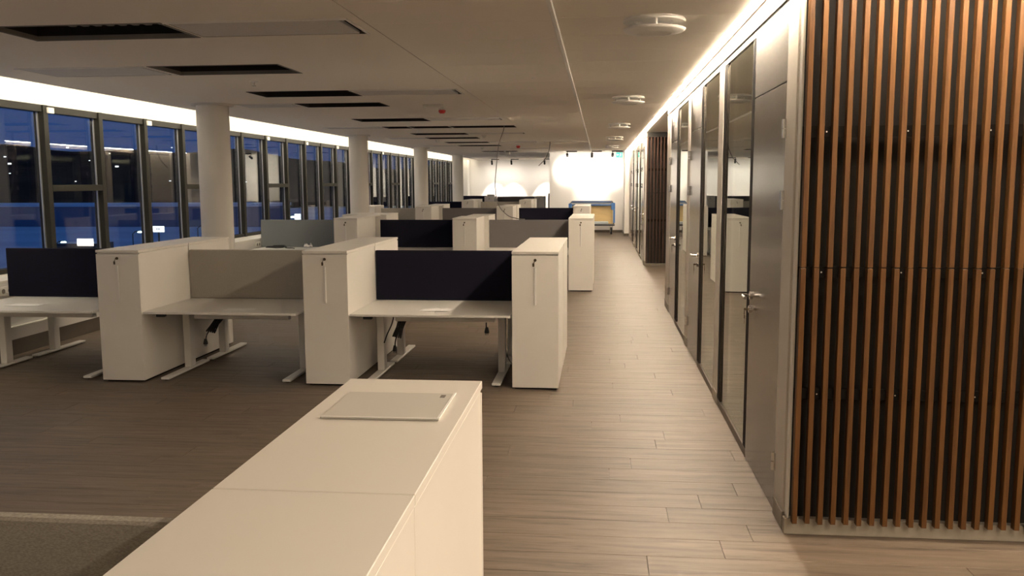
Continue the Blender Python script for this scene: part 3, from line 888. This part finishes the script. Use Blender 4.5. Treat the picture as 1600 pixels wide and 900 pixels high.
# ================================================================== loose things
t = thing('flat_sheet', 'pale grey flat sheet lying on the foreground white counter', 'sheet', (-0.563, 2.30, CH + 0.001), 0.005)
obj('sheet', MB().box(-0.156, 0.156, -0.138, 0.138, 0, 0.005, 0.0015), 'sheet_grey', t)
obj('edge_fold', MB().box(0.150, 0.158, -0.138, 0.138, 0.0052, 0.008, 0.001).box(-0.156, 0.149, -0.140, -0.134, 0.0052, 0.007, 0.001), 'paper', t)
obj('print_mark', MB().box(0.118, 0.132, 0.085, 0.115, 0.0052, 0.0058), 'duct_grey', t)

def crumpled(name, label, x, y, z, sx, sy_, h, seed, rz=0.0):
    rnd = random.Random(seed)
    n, m_ = 7, 5
    mb = MB()
    vs = []
    for j in range(m_):
        for i in range(n):
            ed = (i in (0, n-1)) or (j in (0, m_-1))
            vs.append(((i/(n-1) - 0.5)*sx + rnd.uniform(-1, 1)*sx*0.05, (j/(m_-1) - 0.5)*sy_ + rnd.uniform(-1, 1)*sy_*0.07, 0.001 + (rnd.uniform(0, 0.35) if ed else rnd.uniform(0.1, 1))*h))
    fs = [(j*n+i, j*n+i+1, (j+1)*n+i+1, (j+1)*n+i) for j in range(m_-1) for i in range(n-1)]
    mb._add(vs, fs)
    o = obj(name, mb, 'paper', None, (x, y, z))
    md = o.modifiers.new('thickness', 'SOLIDIFY'); md.thickness = 0.0006; md.offset = 1
    o.rotation_euler = (0, 0, rz)
    return tag(o, label, 'paper')
crumpled('paper_sheet', 'crumpled white paper on the corridor bay desk of the first row', -1.50, 7.93, DZ + 0.001, 0.27, 0.13, 0.022, 3)
crumpled('paper_sheet', 'flat white paper on the middle desk of the first row', -3.36, 7.86, DZ + 0.001, 0.27, 0.15, 0.006, 5)
crumpled('paper_sheet', 'flat white paper on the window desk of the first row', -5.60, 8.02, DZ + 0.001, 0.34, 0.16, 0.006, 9)
crumpled('paper_sheet', 'folded white paper near the slate screen in the second row', -5.32, 15.62, DZ + 0.001, 0.15, 0.10, 0.09, 11, 0.3)
crumpled('paper_sheet', 'white paper on top of the second row corridor cabinet', -0.30, 16.2, CH + 0.001, 0.26, 0.5, 0.008, 12)
crumpled('paper_sheet', 'white paper scrap on the middle desk of the second row', -2.9, 15.25, DZ + 0.001, 0.2, 0.14, 0.01, 14)

def bez(p, n=10):
    """Catmull-Rom through the points"""
    p = [Vector(q) for q in p]
    p = [p[0]*2 - p[1]] + p + [p[-1]*2 - p[-2]]
    out = []
    for i in range(1, len(p) - 2):
        for k in range(n):
            t_ = k/n
            a, b, c, d = p[i-1], p[i], p[i+1], p[i+2]
            out.append(0.5*((2*b) + (c - a)*t_ + (2*a - 5*b + 4*c - d)*t_*t_ + (3*b - a - 3*c + d)*t_**3))
    out.append(p[-2])
    return out
def cable(label, pts, r=0.006, plug=True, extra=(), name='power_cable', m='black_plastic'):
    t = thing(name, label, 'cable', pts[0])
    o0 = Vector(pts[0])
    mb = MB().tube([q - o0 for q in bez(pts)], r, 7)
    for e in extra: mb.tube([q - o0 for q in bez(e)], r, 7)
    obj('cord', mb, m, t, smooth=True)
    if plug:
        q = Vector(pts[-1]) - o0
        obj('plug', MB().lathe([(0, 0.02), (0.012, 0.02), (0.022, -0.02), (0.022, -0.035), (0, -0.035)], q, 12).cyl(q + Vector((-0.009, 0, -0.055)), q + Vector((-0.009, 0, -0.035)), 0.003, 6).cyl(q + Vector((0.009, 0, -0.055)), q + Vector((0.009, 0, -0.035)), 0.003, 6), m, t, smooth=True)
    return t
def bundle(label, x, y, z, s=1.0, dx=-0.05):
    top = Vector((x, y, z))
    loops = []
    for k in range(5):
        a = 0.012*(k - 2)
        loops.append([top + Vector((a, 0.01*k, 0)), top + Vector((dx*0.5*s + a, 0.01*k, -0.09*s)), top + Vector((dx*s + a*1.4 - 0.01, 0.008*k, -0.19*s - 0.006*k)), top + Vector((dx*s + a, 0.012 + 0.008*k, -0.17*s)), top + Vector((dx*0.4*s + a*1.2, 0.012 + 0.01*k, -0.08*s)), top + Vector((a + 0.015, 0.02 + 0.01*k, 0))])
    main = [top, top + Vector((dx*0.6*s, -0.01, -0.12*s)), top + Vector((dx*1.3*s, -0.01, -0.22*s)), top + Vector((dx*1.5*s, -0.012, -0.30*s))]
    return cable(label, main, 0.0065, True, loops)
bundle('bundled black power cable under the corridor desk of the first row', -1.86, 8.10, 0.585)
cable('single black cable looping beside the corridor desk leg in the first row', [(-1.98, 8.0, 0.615), (-1.93, 8.02, 0.60), (-1.95, 8.05, 0.52), (-2.00, 8.07, 0.42), (-2.035, 8.07, 0.33)], 0.006, False)
cable('short black cable end under the right side of the first row corridor desk', [(-1.04, 7.98, 0.553), (-1.04, 7.98, 0.52), (-1.035, 7.98, 0.49)], 0.006, True)
bundle('bundled black power cable under the middle desk of the first row', -3.70, 8.20, 0.575, 0.9, -0.12)
bundle('bundled black power cable at the window desk of the first row', -4.76, 7.95, 0.60, 0.95, 0.06)
cable('thin grey cable on the floor beside the corridor end cabinet', [(-0.90, 8.45, 0.16), (-0.86, 8.40, 0.10), (-0.80, 8.36, 0.06)], 0.004, False)
# coil on the window desk of row 2
pts = []
for k in range(34):
    a = 2*PI*k/14
    pts.append((-5.86 + (0.17 + 0.02*math.sin(k*1.7))*math.cos(a), 15.45 + (0.13 + 0.015*math.cos(k*2.3))*math.sin(a), DZ + 0.010 + 0.0009*k + 0.004*math.sin(k*0.9)))
t = thing('cable_coil', 'coiled black cables lying on the window desk of the second row', 'cable', (-5.86, 15.45, DZ + 0.001))
o0 = Vector((-5.86, 15.45, DZ + 0.001))
obj('cord', MB().tube([Vector(q) - o0 for q in pts], 0.009, 6), 'black_plastic', t, smooth=True)
obj('loose_end', MB().tube([Vector(q) - o0 for q in bez([(-5.70, 15.38, DZ + 0.05), (-5.62, 15.30, DZ + 0.02), (-5.52, 15.32, DZ + 0.012), (-5.45, 15.25, DZ + 0.012)])], 0.009, 6), 'black_plastic', t, smooth=True)
# cables hanging from the ceiling
def hang(label, pts, r=0.009):
    t = thing('data_cable', label, 'cable', pts[0])
    o0 = Vector(pts[0])
    obj('cord', MB().tube([q - o0 for q in bez(pts)], r, 7), 'duct_grey', t, smooth=True)
hang('long grey cable hanging from an open ceiling bay down onto the grey screen', [(-1.83, 16.85, 3.02), (-1.83, 16.83, 2.84), (-1.91, 16.7, 2.55), (-1.95, 16.6, 2.1), (-1.96, 16.5, 1.75), (-1.88, 16.35, 1.42), (-1.68, 16.1, 1.235), (-1.50, 15.88, 1.19), (-1.40, 15.79, 1.181), (-1.34, 15.765, 1.180)], 0.008)
hang('short grey cable dangling from the narrow gap in the far ceiling', [(-1.33, 23.60, 3.02), (-1.33, 23.60, 2.86), (-1.36, 23.6, 2.66), (-1.45, 23.6, 2.46), (-1.56, 23.6, 2.34), (-1.63, 23.6, 2.27)], 0.011)

# wall outlets on the bench face
ou0 = None
oy = [8.72, 8.93, 15.72, 16.02, 16.30, 16.56]
for i, y in enumerate(oy):
    lb = 'white socket plate on the bench wall %s' % ['at the left picture edge', 'behind the left navy screen', 'past the first column, first of four', 'past the first column, second of four', 'past the first column, third of four', 'past the first column, fourth of four'][i]
    if ou0 is None:
        ou0 = thing('wall_outlet', lb, 'outlet', (XS + 0.001, y, 0.715), 0, 'bench wall sockets')
        obj('plate', MB().box(0, 0.016, -0.08 if False else -0.11, 0.11, -0.05, 0.05, 0.004), 'outlet_white', ou0)
        for s in (-0.05, 0.05):
            obj('socket', MB().cyl((0.0162, s, 0), (0.0185, s, 0), 0.026, 16), 'duct_grey', ou0)
    else: copy_tree(ou0, (XS + 0.001, y, 0.715), 0, lb)
cable('thin white cable looping below the socket at the left picture edge', [(XS + 0.03, 8.68, 0.70), (XS + 0.06, 8.72, 0.68), (XS + 0.07, 8.80, 0.665), (XS + 0.05, 8.86, 0.66)], 0.005, False, m='outlet_white')

# ================================================================== trolley at the corridor end
TY = 31.25
t = thing('panel_trolley', 'wheeled trolley with a yellow board and blue wrapped frame at the corridor end', 'trolley', (-0.27, TY, 0))
hw = 0.80
obj('deck', MB().box(-hw, hw, -0.32, 0.32, 0.30, 0.36, 0.01), 'trolley_grey', t)
obj('padding', MB().box(-hw + 0.05, hw - 0.22, -0.30, 0.0, 0.361, 0.45, 0.02), 'clear_wrap', t)
bd = obj('board', MB().box(-hw + 0.10, hw - 0.065, 0.02, 0.10, 0.3605, 1.0, 0.006), 'plywood_yellow', t)
fr = obj('frame', MB().tube([(-hw + 0.03, 0.14, 0.36), (-hw + 0.03, 0.14, 1.10), (-hw + 0.10, 0.14, 1.15), (hw - 0.10, 0.14, 1.15), (hw - 0.03, 0.14, 1.10), (hw - 0.03, 0.14, 0.36)], 0.022, 10)
    .tube([(-hw + 0.03, -0.14, 0.36), (-hw + 0.03, -0.14, 1.08), (-hw + 0.10, -0.14, 1.13), (hw - 0.10, -0.14, 1.13), (hw - 0.03, -0.14, 1.08), (hw - 0.03, -0.14, 0.36)], 0.022, 10), 'trolley_grey', t, smooth=True)
obj('top_wrap', MB().box(-hw + 0.02, hw - 0.02, -0.10, 0.10, 1.03, 1.125, 0.02), 'clear_wrap', t)
obj('blue_band', MB().box(-hw + 0.02, hw - 0.05, -0.115, -0.101, 1.0, 1.045, 0.004).box(hw - 0.13, hw + 0.01, -0.19, -0.165, 0.86, 1.10, 0.008).box(hw - 0.055, hw + 0.01, -0.19, -0.165, 0.40, 0.859, 0.006).box(-hw - 0.02, -hw + 0.10, -0.19, -0.165, 0.92, 1.08, 0.01).box(-hw + 0.10, hw - 0.13, -0.17, -0.163, 1.125, 1.150, 0.003), 'blue_wrap', t)
for sx in (-1, 1):
    for s2 in (-1, 1):
        c = obj('caster', MB().cyl((sx*(hw-0.12) - 0.03, s2*0.24, 0.115), (sx*(hw-0.12) + 0.03, s2*0.24, 0.115), 0.115, 18), 'black_plastic', t, smooth=True)
        obj('fork', MB().box(sx*(hw-0.12) - 0.045, sx*(hw-0.12) - 0.034, s2*0.24 - 0.03, s2*0.24 + 0.03, 0.08, 0.2995).box(sx*(hw-0.12) + 0.034, sx*(hw-0.12) + 0.045, s2*0.24 - 0.03, s2*0.24 + 0.03, 0.08, 0.2995), 'steel', c)
        obj('hub', MB().cyl((sx*(hw-0.12) - 0.032, s2*0.24, 0.115), (sx*(hw-0.12) + 0.032, s2*0.24, 0.115), 0.06, 14), 'steel', c, smooth=True)

# ================================================================== dusk outside the windows
GZ = -10.0
g = struct('ground_outside', MB().box(-1600, -9, -400, 1500, GZ - 1, GZ), 'snow', label='blue snowy ground outside the windows')
# ring of dark hills
mb = MB()
N, M = 120, 7
vs = []
rnd = random.Random(4)
ph = [rnd.uniform(0, 6.28) for _ in range(8)]
for i in range(N):
    a = math.radians(85 + 105*i/(N - 1))      # direction angle from +X
    ridge = 36 + 12*math.sin(a*9 + ph[0]) + 5*math.sin(a*23 + ph[1]) + 3*math.sin(a*57 + ph[2])
    for j in range(M):
        u = j/(M - 1)
        r = 430 + 900*u
        z = GZ + 0.5 + (ridge + 12)*(u**0.8) + 3*math.sin(a*40 + j*2 + ph[3])*(1 if 0 < j < M-1 else 0)
        vs.append((r*math.cos(a), r*math.sin(a), z))
fs = [(i*M+j, (i+1)*M+j, (i+1)*M+j+1, i*M+j+1) for i in range(N-1) for j in range(M-1)]
mb._add(vs, fs)
struct('hills', mb, 'hill_dark', smooth=True, label='dark hillside beyond the snow')
mb = MB()
for k in range(34):
    a = math.radians(rnd.uniform(112, 160)); u = rnd.uniform(0.03, 0.4); r = 430 + 900*u
    s = rnd.uniform(0.25, 0.8)
    z = GZ + 2 + 74*(u**0.8) + 4
    c = Vector((r*math.cos(a), r*math.sin(a), z))
    mb.box(c.x - s, c.x + s, c.y - s, c.y + s, c.z - s*0.6, c.z + s*0.6)
o = obj('town_lights', mb, 'town_glow'); tag(o, 'scattered distant town lights on the dark hillside', 'lights', kind='stuff')

def lamp(label, x, y, top, mname='lamp_green'):
    t = thing('street_lamp', label, 'street lamp', (x, y, GZ), 0, 'street lamps outside')
    h = top - GZ
    obj('pole', MB().tube([(0, 0, 0), (0, 0, h - 0.4), (0.5, 0, h), (1.2, 0, h + 0.05)], 0.09, 8), 'house_dark', t)
    obj('lantern', MB().lathe([(0, 0), (0.42, 0), (0.34, 0.22), (0, 0.25)], (1.3, 0, h - 0.2), 14), mname, t)
lamp('green glowing street lamp seen through the third window bay', -76.5, 137.5, -6.0)
lamp('green glowing street lamp seen just left of the first column', -66.5, 140.0, -5.2)
lamp('dim street lamp low in the second window bay', -89.0, 136.0, -7.6)
lamp('street lamp seen through the window bays past the first column', -51.0, 139.0, -3.6)
t = thing('lit_sign', 'white lit signboard outside the fourth window bay', 'sign', (-73.3, 140, GZ))
obj('sign_box', MB().box(-0.95, 0.95, -0.15, 0.15, 3.75, 4.75, 0.02), 'sign_white', t)
obj('sign_post', MB().box(-0.12, 0.12, -0.1, 0.1, 0, 3.745), 'house_dark', t)
obj('lettering', MB().box(-0.35, -0.08, -0.165, -0.152, 4.2, 4.34).box(0.0, 0.3, -0.165, -0.152, 4.2, 4.34), 'duct_grey', t)
t = thing('lit_sign', 'bright white sign outside beyond the first column', 'sign', (-49.3, 140, GZ))
obj('sign_box', MB().box(-0.5, 0.5, -0.12, 0.12, 5.4, 6.8, 0.02), 'sign_white', t)
obj('sign_post', MB().box(-0.1, 0.1, -0.08, 0.08, 0, 5.395), 'house_dark', t)
t = thing('far_house', 'low building with a white lit front outside the second window bay', 'building', (-87.5, 142, GZ))
obj('wall', MB().box(-5.5, 1.5, 0, 6, 0, 1.6, 0.02), 'house_dark', t)
obj('lit_front', MB().box(-1.6, 1.4, -0.06, -0.01, 1.25, 2.5, 0.02), 'glowing_front', t)  # brightness of the front is put into its material as glow
obj('roof', MB().box(-5.7, 1.7, 0.0, 6.2, 1.62, 1.95, 0.02), 'snow', t)
t = thing('far_building', 'long low snow roofed building outside the windows', 'building', (-150, 230, GZ))
obj('wall', MB().box(-70, 60, 0, 14, 0, 5.5), 'house_blue', t)
obj('roof', MB().box(-72, 62, -1, 15, 5.52, 6.3, 0.1), 'snow', t)
